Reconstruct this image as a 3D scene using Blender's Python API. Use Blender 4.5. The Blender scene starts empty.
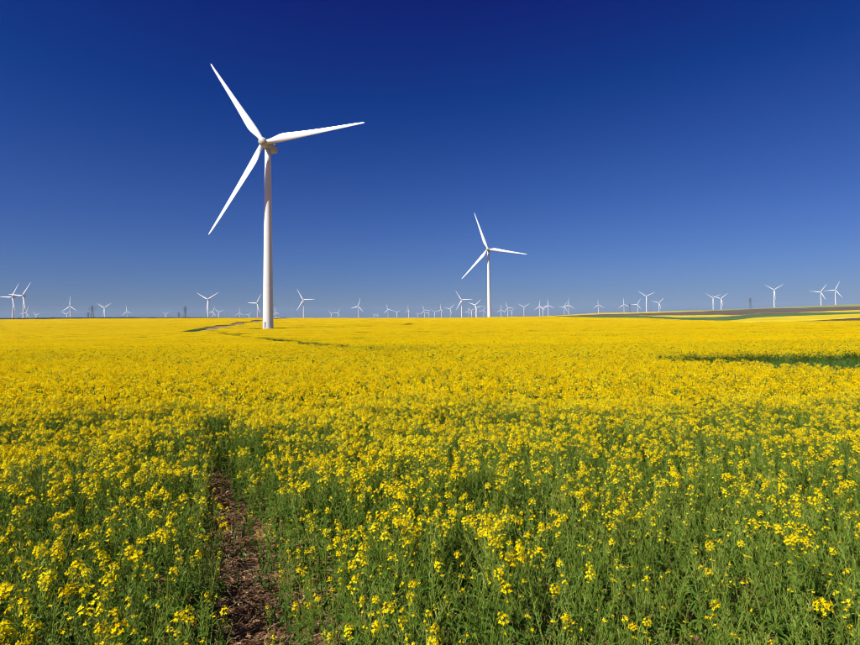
import bpy, math, random
import numpy as np
from mathutils import Matrix, Vector

rng = np.random.default_rng(11)
random.seed(5)
SC = bpy.context.scene
COL = SC.collection
R = math.radians

# ------------------------------------------------------------------ camera
EYE_Z = 2.4
FPX = 573.0                      # focal length in pixels of an 860 px wide frame
PITCH, ROLL = R(2.5), R(0.75)
cam_data = bpy.data.cameras.new('camera')
cam_data.sensor_width = 36.0
cam_data.lens = 36.0 * FPX / 860.0
cam_data.shift_y = -0.0349
cam_data.clip_start = 0.05
cam_data.clip_end = 60000
cam = bpy.data.objects.new('camera', cam_data)
COL.objects.link(cam)
fw = Vector((0, math.cos(PITCH), math.sin(PITCH)))
up0 = Vector((0, -math.sin(PITCH), math.cos(PITCH)))
rt0 = Vector((1, 0, 0))
rt = rt0 * math.cos(ROLL) - up0 * math.sin(ROLL)
up = rt0 * math.sin(ROLL) + up0 * math.cos(ROLL)
cam.matrix_world = Matrix(((rt.x, up.x, -fw.x, 0), (rt.y, up.y, -fw.y, 0), (rt.z, up.z, -fw.z, EYE_Z), (0, 0, 0, 1)))
SC.camera = cam

# ------------------------------------------------------------------ sky and sun
SUN_AZ, SUN_EL = -128.0, 47.0    # degrees clockwise from the view direction
world = bpy.data.worlds.new('World')
SC.world = world
world.use_nodes = True
wn = world.node_tree
sky = wn.nodes.new('ShaderNodeTexSky')
sky.sky_type = 'NISHITA'
sky.sun_disc = False
sky.sun_elevation = R(SUN_EL)
sky.sun_rotation = R(SUN_AZ)
sky.air_density, sky.dust_density, sky.ozone_density, sky.altitude = 1.0, 0.3, 3.0, 0.0
# polarising filter: takes out the white part of the skylight, the same in every direction
sub = wn.nodes.new('ShaderNodeVectorMath'); sub.operation = 'SUBTRACT'
sub.inputs[1].default_value = (1.34, 1.46, 1.10)
mx = wn.nodes.new('ShaderNodeVectorMath'); mx.operation = 'MAXIMUM'
mx.inputs[1].default_value = (0.0, 0.02, 0.05)
mul = wn.nodes.new('ShaderNodeVectorMath'); mul.operation = 'MULTIPLY'
mul.inputs[1].default_value = (0.19, 0.275, 0.525)
bg = wn.nodes['Background']
bg.inputs[1].default_value = 0.1
wn.links.new(sky.outputs[0], sub.inputs[0])
wn.links.new(sub.outputs[0], mx.inputs[0])
wn.links.new(mx.outputs[0], mul.inputs[0])
wn.links.new(mul.outputs[0], bg.inputs[0])

sun_data = bpy.data.lights.new('sun', 'SUN')
sun_data.energy = 5.0
sun_data.angle = R(0.53)
sun_data.color = (1.0, 0.95, 0.87)
sun = bpy.data.objects.new('sun', sun_data)
COL.objects.link(sun)
az, el = R(SUN_AZ), R(SUN_EL)
to_sun = Vector((math.sin(az) * math.cos(el), math.cos(az) * math.cos(el), math.sin(el)))
sun.rotation_euler = to_sun.to_track_quat('Z', 'Y').to_euler()
sun.location = (-40, -30, 60)

SC.view_settings.view_transform = 'Standard'
SC.view_settings.look = 'None'
SC.view_settings.exposure = 0.65
SC.view_settings.gamma = 1.0
SC.render.engine = 'CYCLES'
cy = SC.cycles
cy.max_bounces, cy.diffuse_bounces, cy.glossy_bounces, cy.transmission_bounces = 5, 3, 2, 3
cy.transparent_max_bounces, cy.volume_bounces = 4, 0
cy.caustics_reflective = cy.caustics_refractive = False
cy.use_denoising = True
cy.denoiser = 'OPENIMAGEDENOISE'
cy.denoising_input_passes = 'RGB_ALBEDO_NORMAL'
cy.denoising_prefilter = 'ACCURATE'
cy.filter_width = 1.0
cy.sample_clamp_indirect = 4.0

# ------------------------------------------------------------------ small tools
def link(o, parent=None):
    COL.objects.link(o)
    if parent is not None:
        o.parent = parent
    return o

def tag(o, label=None, cat=None, group=None, kind=None):
    for k, v in (('label', label), ('category', cat), ('group', group), ('kind', kind)):
        if v:
            o[k] = v
    return o

class MB:
    """collects vertices and faces"""
    def __init__(s):
        s.v, s.f, s.m, s.n = [], [], [], 0
    def add(s, verts, faces, mat=0):
        verts = np.asarray(verts, float).reshape(-1, 3)
        s.v.append(verts)
        n = s.n
        s.f.extend([tuple(int(i) + n for i in f) for f in faces])
        s.m.extend([mat] * len(faces))
        s.n += len(verts)
    def quad_soup(s, q, mat=0):            # q: (n,4,3)
        n = len(q)
        base = np.arange(n) * 4 + s.n
        s.v.append(q.reshape(-1, 3))
        s.f.extend(np.stack([base, base + 1, base + 2, base + 3], 1).tolist())
        s.m.extend([mat] * n)
        s.n += 4 * n
    def tube(s, pts, rad, sides=5, mat=0, cap=True):
        pts = [np.asarray(p, float) for p in pts]
        rad = np.broadcast_to(np.asarray(rad, float), (len(pts),))
        rings = []
        for i, p in enumerate(pts):
            t = pts[min(i + 1, len(pts) - 1)] - pts[max(i - 1, 0)]
            t = t / (np.linalg.norm(t) + 1e-12)
            a = np.cross(t, (0.31, 0.95, 0.07) if abs(t[1]) < 0.9 else (1, 0, 0))
            a /= np.linalg.norm(a)
            b = np.cross(t, a)
            ang = np.arange(sides) * 2 * math.pi / sides
            rings.append(p + rad[i] * (np.cos(ang)[:, None] * a + np.sin(ang)[:, None] * b))
        fs = []
        for i in range(len(pts) - 1):
            for j in range(sides):
                k = (j + 1) % sides
                fs.append((i * sides + j, i * sides + k, (i + 1) * sides + k, (i + 1) * sides + j))
        if cap:
            fs.append(tuple(range(sides - 1, -1, -1)))
            fs.append(tuple((len(pts) - 1) * sides + j for j in range(sides)))
        s.add(np.concatenate(rings), fs, mat)
    def loft(s, rings, mat=0, cap0=True, cap1=True):
        n = len(rings[0])
        fs = []
        for i in range(len(rings) - 1):
            for j in range(n):
                k = (j + 1) % n
                fs.append((i * n + j, i * n + k, (i + 1) * n + k, (i + 1) * n + j))
        if cap0: fs.append(tuple(range(n - 1, -1, -1)))
        if cap1: fs.append(tuple((len(rings) - 1) * n + j for j in range(n)))
        s.add(np.concatenate(rings), fs, mat)
    def box(s, lo, hi, mat=0):
        x0, y0, z0 = lo; x1, y1, z1 = hi
        s.add([(x0,y0,z0),(x1,y0,z0),(x1,y1,z0),(x0,y1,z0),(x0,y0,z1),(x1,y0,z1),(x1,y1,z1),(x0,y1,z1)],
              [(3,2,1,0),(4,5,6,7),(0,1,5,4),(1,2,6,5),(2,3,7,6),(3,0,4,7)], mat)
    def mesh(s, name, mats, smooth=False):
        me = bpy.data.meshes.new(name)
        me.from_pydata(np.concatenate(s.v).tolist(), [], s.f)
        for m in mats:
            me.materials.append(m)
        if len(mats) > 1:
            me.polygons.foreach_set('material_index', s.m)
        if smooth:
            me.polygons.foreach_set('use_smooth', [True] * len(me.polygons))
        me.update()
        return me
    def obj(s, name, mats, parent=None, smooth=False):
        return link(bpy.data.objects.new(name, s.mesh(name, mats, smooth)), parent)

_lat = np.random.default_rng(3).random((256, 256))
def vnoise(x, y, s):
    """smooth value noise in 0..1 with cell size s"""
    x = np.asarray(x, float) / s + 57.3; y = np.asarray(y, float) / s + 91.7
    ix, iy = np.floor(x).astype(int), np.floor(y).astype(int)
    fx, fy = x - ix, y - iy
    fx = fx * fx * (3 - 2 * fx); fy = fy * fy * (3 - 2 * fy)
    g = lambda a, b: _lat[a % 256, b % 256]
    return (g(ix, iy) * (1 - fx) + g(ix + 1, iy) * fx) * (1 - fy) + (g(ix, iy + 1) * (1 - fx) + g(ix + 1, iy + 1) * fx) * fy

def sstep(a, b, x):
    t = np.clip((np.asarray(x, float) - a) / (b - a), 0, 1)
    return t * t * (3 - 2 * t)

# ------------------------------------------------------------------ materials
def new_mat(name):
    m = bpy.data.materials.new(name)
    m.use_nodes = True
    return m, m.node_tree, m.node_tree.nodes['Principled BSDF']

def noise_ramp(nt, scale, stops, detail=6, rough=0.6, coord='Object', vec_scale=None):
    tc = nt.nodes.new('ShaderNodeTexCoord')
    src = tc.outputs[coord]
    if coord == 'World':
        pass
    if vec_scale:
        mp = nt.nodes.new('ShaderNodeMapping')
        mp.inputs['Scale'].default_value = vec_scale
        nt.links.new(src, mp.inputs['Vector']); src = mp.outputs[0]
    n = nt.nodes.new('ShaderNodeTexNoise')
    n.inputs['Scale'].default_value = scale
    n.inputs['Detail'].default_value = detail
    n.inputs['Roughness'].default_value = rough
    nt.links.new(src, n.inputs['Vector'])
    r = nt.nodes.new('ShaderNodeValToRGB')
    el = r.color_ramp.elements
    while len(el) > 1:
        el.remove(el[-1])
    el[0].position, el[0].color = stops[0][0], (*stops[0][1], 1)
    for p, c in stops[1:]:
        e = el.new(p); e.color = (*c, 1)
    nt.links.new(n.outputs['Fac'], r.inputs['Fac'])
    return n, r

def bump(nt, bs, height_out, strength, dist):
    b = nt.nodes.new('ShaderNodeBump')
    b.inputs['Strength'].default_value = strength
    b.inputs['Distance'].default_value = dist
    nt.links.new(height_out, b.inputs['Height'])
    nt.links.new(b.outputs[0], bs.inputs['Normal'])

def plant_mat(name, stops, rough=0.5, transl=0.3, tcol=None, scale=9.0, spec=0.3):
    """two-sided leaf or petal: diffuse sheen plus light coming through; the tone drifts over each plant and from plant to plant"""
    m, nt, bs = new_mat(name)
    oi = nt.nodes.new('ShaderNodeObjectInfo')
    n, r = noise_ramp(nt, scale, stops, detail=2)
    add = nt.nodes.new('ShaderNodeMath'); add.operation = 'MULTIPLY_ADD'
    nt.links.new(oi.outputs['Random'], add.inputs[0])
    add.inputs[1].default_value = 0.34
    sh = nt.nodes.new('ShaderNodeMath'); sh.operation = 'SUBTRACT'; sh.inputs[1].default_value = 0.17
    nt.links.new(n.outputs['Fac'], sh.inputs[0])
    nt.links.new(sh.outputs[0], add.inputs[2])
    nt.links.new(add.outputs[0], r.inputs['Fac'])
    nt.links.new(r.outputs[0], bs.inputs['Base Color'])
    bs.inputs['Roughness'].default_value = rough
    bs.inputs['Specular IOR Level'].default_value = spec
    tr = nt.nodes.new('ShaderNodeBsdfTranslucent')
    if tcol:
        mixc = nt.nodes.new('ShaderNodeMix'); mixc.data_type = 'RGBA'; mixc.blend_type = 'MULTIPLY'
        mixc.inputs[0].default_value = 1.0
        nt.links.new(r.outputs[0], mixc.inputs[6]); mixc.inputs[7].default_value = (*tcol, 1)
        nt.links.new(mixc.outputs[2], tr.inputs['Color'])
    else:
        nt.links.new(r.outputs[0], tr.inputs['Color'])
    mix = nt.nodes.new('ShaderNodeMixShader')
    mix.inputs[0].default_value = transl
    nt.links.new(bs.outputs[0], mix.inputs[1]); nt.links.new(tr.outputs[0], mix.inputs[2])
    nt.links.new(mix.outputs[0], nt.nodes['Material Output'].inputs['Surface'])
    return m

M_PETAL = plant_mat('petal', [(0.2, (0.88, 0.56, 0.0)), (0.45, (0.94, 0.70, 0.0)), (0.65, (0.95, 0.76, 0.002)), (0.85, (0.95, 0.82, 0.03))], 0.6, 0.42, scale=28, spec=0.03)
M_BUD = plant_mat('bud', [(0.2, (0.22, 0.26, 0.03)), (0.8, (0.42, 0.42, 0.05))], 0.5, 0.2)
M_STEM = plant_mat('stem', [(0.18, (0.09, 0.145, 0.02)), (0.4, (0.135, 0.215, 0.024)), (0.6, (0.19, 0.265, 0.032)), (0.82, (0.31, 0.35, 0.07))], 0.45, 0.15, scale=14, spec=0.15)
M_LEAF = plant_mat('leaf', [(0.2, (0.036, 0.088, 0.014)), (0.45, (0.064, 0.132, 0.016)), (0.65, (0.105, 0.175, 0.02)), (0.85, (0.19, 0.22, 0.035))], 0.45, 0.30, tcol=(1.3, 1.3, 0.6), scale=16, spec=0.1)
M_GRASS = plant_mat('grass_blade', [(0.2, (0.045, 0.105, 0.018)), (0.5, (0.075, 0.16, 0.026)), (0.8, (0.13, 0.205, 0.04))], 0.5, 0.3, scale=3, spec=0.12)
M_STRAW = plant_mat('straw', [(0.2, (0.17, 0.11, 0.055)), (0.5, (0.28, 0.19, 0.10)), (0.8, (0.44, 0.34, 0.2))], 0.7, 0.1, scale=4)
M_DEAD = plant_mat('dead_leaf', [(0.2, (0.16, 0.065, 0.03)), (0.5, (0.28, 0.13, 0.06)), (0.8, (0.42, 0.24, 0.11))], 0.7, 0.15, scale=20, spec=0.1)
M_DEAD2 = plant_mat('dry_leaf', [(0.2, (0.20, 0.12, 0.05)), (0.5, (0.34, 0.22, 0.10)), (0.8, (0.48, 0.36, 0.19))], 0.7, 0.15, scale=20, spec=0.1)
PLANT_MATS = [M_STEM, M_LEAF, M_PETAL, M_BUD]

M_SOIL, nt, bs = new_mat('soil')
n, r = noise_ramp(nt, 3.2, [(0.3, (0.15, 0.07, 0.036)), (0.5, (0.26, 0.135, 0.07)), (0.7, (0.38, 0.215, 0.12))], 9, 0.68)
nt.links.new(r.outputs[0], bs.inputs['Base Color'])
bs.inputs['Roughness'].default_value = 0.95
bs.inputs['Specular IOR Level'].default_value = 0.1
n2, _ = noise_ramp(nt, 22, [(0, (0, 0, 0)), (1, (1, 1, 1))], 8, 0.7)
bump(nt, bs, n2.outputs['Fac'], 0.9, 0.05)

def field_mat(name, stops, scale, bscale, bstr, bdist, rough=0.9, stretch=None):
    m, nt, bs = new_mat(name)
    n, r = noise_ramp(nt, scale, stops, 8, 0.65, vec_scale=stretch)
    nt.links.new(r.outputs[0], bs.inputs['Base Color'])
    bs.inputs['Roughness'].default_value = rough
    bs.inputs['Specular IOR Level'].default_value = 0.1
    n2, _ = noise_ramp(nt, bscale, [(0, (0, 0, 0)), (1, (1, 1, 1))], 6, 0.7)
    bump(nt, bs, n2.outputs['Fac'], bstr, bdist)
    return m
M_FAR_RAPE = field_mat('far_rapeseed', [(0.3, (0.40, 0.30, 0.006)), (0.5, (0.50, 0.385, 0.008)), (0.7, (0.60, 0.46, 0.012))], 0.02, 1.2, 0.5, 0.6)
M_FAR_WHEAT = field_mat('far_wheat', [(0.3, (0.035, 0.075, 0.018)), (0.5, (0.065, 0.115, 0.03)), (0.7, (0.11, 0.16, 0.05))], 0.02, 1.0, 0.5, 0.4)
M_FAR_OLIVE = field_mat('far_grassland', [(0.3, (0.17, 0.19, 0.05)), (0.5, (0.22, 0.24, 0.065)), (0.7, (0.28, 0.28, 0.08))], 0.012, 1.0, 0.5, 0.4)
M_PLOUGH = field_mat('ploughed_earth', [(0.3, (0.06, 0.044, 0.028)), (0.5, (0.10, 0.072, 0.044)), (0.7, (0.15, 0.11, 0.07))], 0.02, 0.9, 0.6, 0.4, 0.95)
M_DARK_EARTH = field_mat('dark_weedy_earth', [(0.3, (0.05, 0.045, 0.022)), (0.5, (0.075, 0.06, 0.03)), (0.7, (0.10, 0.09, 0.04))], 0.03, 0.9, 0.6, 0.4, 0.95)
M_GRAVEL = field_mat('gravel', [(0.3, (0.10, 0.095, 0.075)), (0.5, (0.15, 0.14, 0.115)), (0.7, (0.21, 0.195, 0.165))], 0.7, 9, 0.8, 0.06)

def paint_mat(name, c, rough=0.38, dirt=0.06):
    m, nt, bs = new_mat(name)
    lo = tuple(v * (1 - dirt) for v in c)
    n, r = noise_ramp(nt, 0.35, [(0.35, lo), (0.65, c)], 7, 0.65, vec_scale=(1, 1, 0.18))
    nt.links.new(r.outputs[0], bs.inputs['Base Color'])
    bs.inputs['Roughness'].default_value = rough
    return m
M_WHITE = paint_mat('white_turbine_paint', (0.75, 0.745, 0.71), 0.4, 0.13)
M_BLADE = paint_mat('white_blade_gelcoat', (0.76, 0.76, 0.75), 0.3, 0.04)
M_NAC = paint_mat('nacelle_paint', (0.44, 0.43, 0.36), 0.45, 0.15)
M_SEAM = paint_mat('seam_grey', (0.42, 0.42, 0.41), 0.5, 0.1)
M_DOOR = paint_mat('door_grey', (0.30, 0.31, 0.32), 0.5, 0.1)
M_CONC = field_mat('concrete', [(0.3, (0.30, 0.29, 0.27)), (0.7, (0.42, 0.41, 0.38))], 1.2, 14, 0.4, 0.02)
M_STEEL = paint_mat('galvanised_steel', (0.10, 0.10, 0.11), 0.55, 0.2)
M_BARK = field_mat('bark', [(0.3, (0.05, 0.035, 0.025)), (0.7, (0.11, 0.08, 0.055))], 3, 9, 0.8, 0.05)
M_TREE = plant_mat('tree_leaf', [(0.2, (0.022, 0.04, 0.018)), (0.5, (0.035, 0.058, 0.022)), (0.8, (0.06, 0.08, 0.03))], 0.55, 0.2, scale=0.4)

# ------------------------------------------------------------------ the lie of the land
# Rows: distance stations along the view; columns: bearing (as u = x/y times 573 + 430)
CX = np.array([-400, 0, 100, 200, 300, 400, 450, 500, 540, 600, 640, 680, 720, 740, 760, 800, 860, 1260], float)
def hor(px):                     # image row of eye level for a bearing
    return 317.5 - (px - 430) * 0.01310
Y1 = np.interp(CX, [540, 600, 640, 680, 720, 760, 800], [700, 620, 560, 500, 460, 430, 420])
r1 = np.interp(CX, [-400, 0, 100, 200, 300, 400, 450, 500, 540, 600, 640, 680, 720, 740, 760, 800, 860, 1260],
               [324.5, 319.3, 318.5, 318.0, 317.9, 318, 317.8, 317.0, 316.4, 317.7, 318, 320, 320.8, 322.6, 324.3, 324.9, 321.4, 317.5])
def row(d, floor):               # a row of strip edges; bearings not named follow the row in front
    xs = sorted(d)
    v = np.interp(CX, xs, [d[x] for x in xs])
    return np.where(CX < xs[0], floor - 0.02, np.minimum(v, floor - 0.02))
rE = row({720: 320.7, 760: 321.9, 800: 320.6, 860: 317, 1260: 311}, r1)
rD = row({680: 319.9, 720: 320.4, 740: 319, 760: 317.2, 800: 315.6, 860: 313.6, 1260: 306}, rE)
rC = row({540: 316.2, 600: 315.6, 640: 315.6, 680: 317.5, 720: 316.9, 740: 315.3, 760: 313.4, 800: 312.6, 860: 311.9, 1260: 303}, rD)
rB = row({540: 316.1, 600: 315.4, 640: 315.3, 680: 315.6, 720: 314.9, 740: 315.1, 760: 313.2, 800: 312, 860: 310.2, 1260: 300}, rC)
rA = row({540: 315.9, 600: 314.2, 640: 313.4, 680: 312, 720: 310.6, 760: 308.7, 800: 307.9, 860: 306.2, 1260: 295}, rB)
r0 = row({540: 315.7, 600: 313, 640: 312.4, 680: 310.8, 720: 309.6, 760: 308, 800: 306.4, 860: 303.8, 1260: 290}, rA)
right = sstep(510, 560, CX)
def zrow(Y, rr, lift):
    return EYE_Z + (hor(CX) - rr) * Y / FPX - lift
YE = np.where(CX < 560, 780, 600.0); YD = 900 + 0 * CX; YC = 1300 + 0 * CX; YB = 1450 + 0 * CX; YA = 2200 + 0 * CX; Y0 = 2700 + 0 * CX
z1 = zrow(Y1, r1, 1.0)
left_fall = lambda Y, drop: z1 - drop
ST_Y = [0 * CX, 100 + 0 * CX, 160 + 0 * CX, 268 + 0 * CX, Y1, YE, YD, YC, YB, YA, Y0, 5000 + 0 * CX, 9000 + 0 * CX, 13000 + 0 * CX]
def far(Y, rr, lift, leftz):
    return right * zrow(Y, rr, lift) + (1 - right) * leftz
ST_Z = [0 * CX, -2.4 + 0 * CX, -3.1 + 0 * CX, -2.7 + 0 * CX, z1,
        far(YE, rE, 1.0, z1 - 0.1), far(YD, rD, 1.0, z1 - 0.4), far(YC, rC, 0.6, z1 - 3), far(YB, rB, 0.4, z1 - 4),
        far(YA, rA, 0.2, -8 + 0 * CX), far(Y0, r0, 0.5, -9 + 0 * CX)]
ST_Z += [-20 + 0.2 * (ST_Z[-1] + 9), -38 + 0 * CX, -45 + 0 * CX]

def terrain(X, Y, fine=True):
    X = np.asarray(X, float); Y = np.asarray(Y, float)
    rr = np.hypot(X, Y)
    th = np.clip(np.arctan2(X, Y), -0.95, 0.95)
    px = 430 + FPX * np.tan(th)
    ye = rr * np.cos(th)
    ys = [np.interp(px, CX, a) for a in ST_Y]
    zs = [np.interp(px, CX, a) for a in ST_Z]
    z = zs[0].copy()
    for k in range(len(ys) - 1):
        t = np.clip((ye - ys[k]) / np.maximum(ys[k + 1] - ys[k], 1e-3), 0, 1)
        z = z + t * (zs[k + 1] - zs[k])
    if fine:
        z = z + 0.07 * (vnoise(X, Y, 1.7) - 0.5) * np.exp(-rr / 60) + 0.25 * (vnoise(X, Y, 14) - 0.5) * np.exp(-rr / 300) * sstep(6, 30, rr)
    return z

def tz(x, y):
    return float(terrain(np.array([x]), np.array([y]))[0])

# ground sheet (polar, fine in front)
th_list = np.concatenate([np.arange(-180, -60, 4.0), np.arange(-60, -42, 1.0), np.arange(-42, 42, 0.35), np.arange(42, 60, 1.0), np.arange(60, 180, 4.0)])
r_list = np.concatenate([[0.0], np.geomspace(0.7, 11000, 210)])
TH, RR = np.meshgrid(np.radians(th_list), r_list[1:])
GX, GY = RR * np.sin(TH), RR * np.cos(TH)
GZ = terrain(GX, GY)
nt_, nr_ = len(th_list), len(r_list) - 1
gv = np.concatenate([[[0, 0, tz(0, 0)]], np.stack([GX, GY, GZ], -1).reshape(-1, 3)])
gf = [(0, 1 + (j + 1) % nt_, 1 + j) for j in range(nt_)]
for i in range(nr_ - 1):
    for j in range(nt_):
        k = (j + 1) % nt_
        gf.append((1 + i * nt_ + j, 1 + i * nt_ + k, 1 + (i + 1) * nt_ + k, 1 + (i + 1) * nt_ + j))
b = MB(); b.add(gv, gf)
ground = b.obj('ground', [M_SOIL], smooth=True)
tag(ground, kind='structure')

# ------------------------------------------------------------------ field strips on the far hill
def strip(name, x0, x1, yb, rb, yt, rtp, lift, mat, n=70, rows=14, tl=0, tr=0):
    """a field between two distance rows, over bearings x0..x1, as a crop block with its own height"""
    px = np.linspace(x0, x1, n)
    u = (px - 430) / FPX
    ya = np.interp(px, CX, yb); yc = np.interp(px, CX, yt)
    ends = np.ones(n)
    if tl: ends *= np.clip((px - x0) / tl, .02, 1)
    if tr: ends *= np.clip((x1 - px) / tr, .02, 1)
    yc = ya + (yc - ya) * ends
    rag = np.random.default_rng(int(x0))
    ya = ya * (1 + rag.normal(size=n) * .004); yc = yc * (1 + rag.normal(size=n) * .004)
    b = MB()
    V = []
    for k in range(rows + 1):
        Y = ya + (yc - ya) * k / rows
        X = u * Y
        V.append(np.stack([X, Y, terrain(X, Y) + lift + 0.12 * lift * (vnoise(X, Y, 9) - .5)], -1))
    def skirt(e):
        s = e.copy(); s[:, 2] -= lift + 0.6; return s
    V = [skirt(V[0])] + V + [skirt(V[-1])]
    m = len(V)
    fs = [(i * n + j, i * n + j + 1, (i + 1) * n + j + 1, (i + 1) * n + j) for i in range(m - 1) for j in range(n - 1)]
    b.add(np.concatenate(V), fs)
    o = b.obj(name, [mat], smooth=True)
    tag(o, kind='structure')
    return o
strip('rapeseed_field', 535, 712, YA, rA, Y0 + 40, r0, 1.0, M_FAR_RAPE, tr=60)
strip('grassland', 660, 1180, YA, rA, Y0 + 40, r0, 0.4, M_FAR_OLIVE)
strip('ploughed_field', 525, 1180, YB, rB, YA, rA, 0.2, M_PLOUGH)
strip('rapeseed_field', 636, 745, YC, rC, YB, rB, 1.0, M_FAR_RAPE, tl=30, tr=25)
strip('rapeseed_field', 795, 1180, YC, rC, YB, rB, 1.0, M_FAR_RAPE, tl=40)
strip('wheat_field', 525, 1180, YD, rD, YC, rC, 0.6, M_FAR_WHEAT)
strip('rapeseed_field', 718, 1180, YE, rE, YD, rD, 1.0, M_FAR_RAPE, tl=30)
strip('fallow_strip', 748, 1180, Y1 + 4, r1, YE, rE, 0.25, M_DARK_EARTH)
strip('wheat_field', 470, 722, Y1 + 25, r1, YD, rD, 0.5, M_FAR_WHEAT)

# ------------------------------------------------------------------ tracks, clearings, bare soil: where the crop does not grow
ROAD = [(-95, 225), (-103, 252), (-114, 300), (-136, 420), (-158, 545), (-178, 720)]
TRACK = [(-99, 256), (-72, 200), (-34, 124), (-20.5, 91), (-10.5, 63), (-7.5, 57), (-2, 44.5)]
PATH = [(-1.12, 3.5), (-1.38, 4.3), (-1.6, 4.9), (-1.98, 6.0), (-2.6, 7.3), (-3.3, 8.8), (-4.2, 10.5), (-4.8, 11.5)]
PATH_W = [0.48, 0.48, 0.46, 0.42, 0.37, 0.27, 0.12, 0.02]
T1 = (-75.9, 268.3)

def poly_dist(X, Y, pts):
    """distance to a polyline and the running index along it"""
    best = np.full(np.shape(X), 1e9); run = np.zeros(np.shape(X))
    for i in range(len(pts) - 1):
        a = np.array(pts[i], float); d = np.array(pts[i + 1], float) - a
        t = np.clip(((X - a[0]) * d[0] + (Y - a[1]) * d[1]) / (d @ d), 0, 1)
        q = np.hypot(X - a[0] - t * d[0], Y - a[1] - t * d[1])
        m = q < best
        best = np.where(m, q, best); run = np.where(m, i + t, run)
    return best, run

def path_depth(X, Y):
    d, k = poly_dist(X, Y, PATH)
    w = np.interp(k, range(len(PATH)), PATH_W) / 2
    wob = 0.35 + 0.8 * vnoise(X, Y, 0.5) + 0.55 * vnoise(X, Y, 0.17)
    return d / (w * wob)          # below 1: bare

def gap_floor(X, Y):
    """the weedy hollow to the right (1 inside)"""
    near = np.interp(X, [11.5, 14.5, 19, 26, 40], [28.5, 21.5, 17.6, 14.8, 13.0]) + 1.6 * (vnoise(X, Y, 2.2) - .5)
    farr = np.interp(X, [11.5, 14.5, 19, 26, 40], [31.5, 34.2, 34.6, 34.8, 35]) + 1.2 * (vnoise(X, Y, 1.6) - .5)
    return (X > 11.5) & (Y > near) & (Y < farr)

SLITS = [(-67, 264, 3.5, 3.0), (-57, 288, 8, 4.5), (-32, 288, 6, 4), (-88, 267, 13, 5.0)]
def tramline(X, Y, w):
    """the sprayer's wheelings, every 30 m across the field"""
    t = (Y + 0.16 * X + 2.5 * vnoise(X, Y, 60)) % 30.0
    return (t < w) | ((t > 2.0) & (t < 2.0 + w))
def crop_here(X, Y):
    """1 where rapeseed grows in the main field"""
    px = 430 + FPX * X / np.maximum(Y, 0.1)
    ok = (Y < np.interp(px, CX, Y1)) & (Y > 0.9)
    d, k = poly_dist(X, Y, ROAD); ok &= d > np.interp(k, [0, 1, 2, 5], [2.8, 3.4, 5.2, 6.5]) + 1.4 * vnoise(X, Y, 6)
    d, k = poly_dist(X, Y, TRACK)
    w = np.interp(k, range(len(TRACK)), [1.1, 1.3, 1.8, 2.0, 2.0, 1.5, 0.3])
    ok &= d > w * (0.6 + 0.8 * vnoise(X, Y, 3))
    ok &= np.hypot(X - T1[0], (Y - T1[1]) * 0.75) > 7.5 + 3 * vnoise(X, Y, 4)
    for sx, sy, a, c in SLITS:
        ok &= ((X - sx) / a) ** 2 + ((Y - sy) / c) ** 2 > 1
    ok &= ~gap_floor(X, Y)
    return ok

def ribbon(name, pts, width, lift, mat, step=2.0):
    P = [Vector((*p, 0)) for p in pts]
    out = []
    for i in range(len(P) - 1):
        n = max(2, int((P[i + 1] - P[i]).length / step))
        out += [P[i].lerp(P[i + 1], k / n) for k in range(n)]
    out.append(P[-1])
    b = MB(); V = []
    nc = 5
    for i, p in enumerate(out):
        t = (out[min(i + 2, len(out) - 1)] - out[max(i - 2, 0)]).normalized()
        s = Vector((t.y, -t.x, 0))
        for c in range(nc):
            q = p + s * width * (c / (nc - 1) - 0.5) * (1 + 0.12 * random.uniform(-1, 1))
            V.append((q.x, q.y, tz(q.x, q.y) + lift))
    fs = [(i * nc + j, i * nc + j + 1, (i + 1) * nc + j + 1, (i + 1) * nc + j) for i in range(len(out) - 1) for j in range(nc - 1)]
    b.add(V, fs)
    o = b.obj(name, [mat], smooth=True)
    tag(o, kind='structure')
ribbon('gravel_road', ROAD, 3.4, 0.06, M_GRAVEL, 3.0)

# ------------------------------------------------------------------ wind turbines
HUB_H, OVER, BLADE = 87.5, 4.6, 50.0
def circle(n, r, z, squash=1.0):
    a = np.arange(n) * 2 * math.pi / n
    return np.stack([r * np.cos(a), r * np.sin(a) * squash, np.full(n, z)], -1)

def tower_mesh():
    b = MB()
    rings = [circle(40, 2.45 - 1.02 * max(z, 0) / 85.3, z) for z in (-1.5, 0, 10, 20, 30, 40, 50, 60, 70, 80, 85.3)]
    b.loft(rings)
    return b.mesh('tower', [M_WHITE], True)

def flange_mesh(z):
    b = MB(); r = 2.45 - 1.02 * z / 85.3
    b.loft([circle(40, r - .05, z - .1), circle(40, r + .028, z - .1), circle(40, r + .028, z + .1), circle(40, r - .05, z + .1)])
    return b.mesh('flange', [M_WHITE], False)

def superellipse(n, w, h, p):
    a = np.arange(n) * 2 * math.pi / n
    c, s = np.cos(a), np.sin(a)
    return np.sign(c) * np.abs(c) ** (2 / p) * w / 2, np.sign(s) * np.abs(s) ** (2 / p) * h / 2

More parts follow.
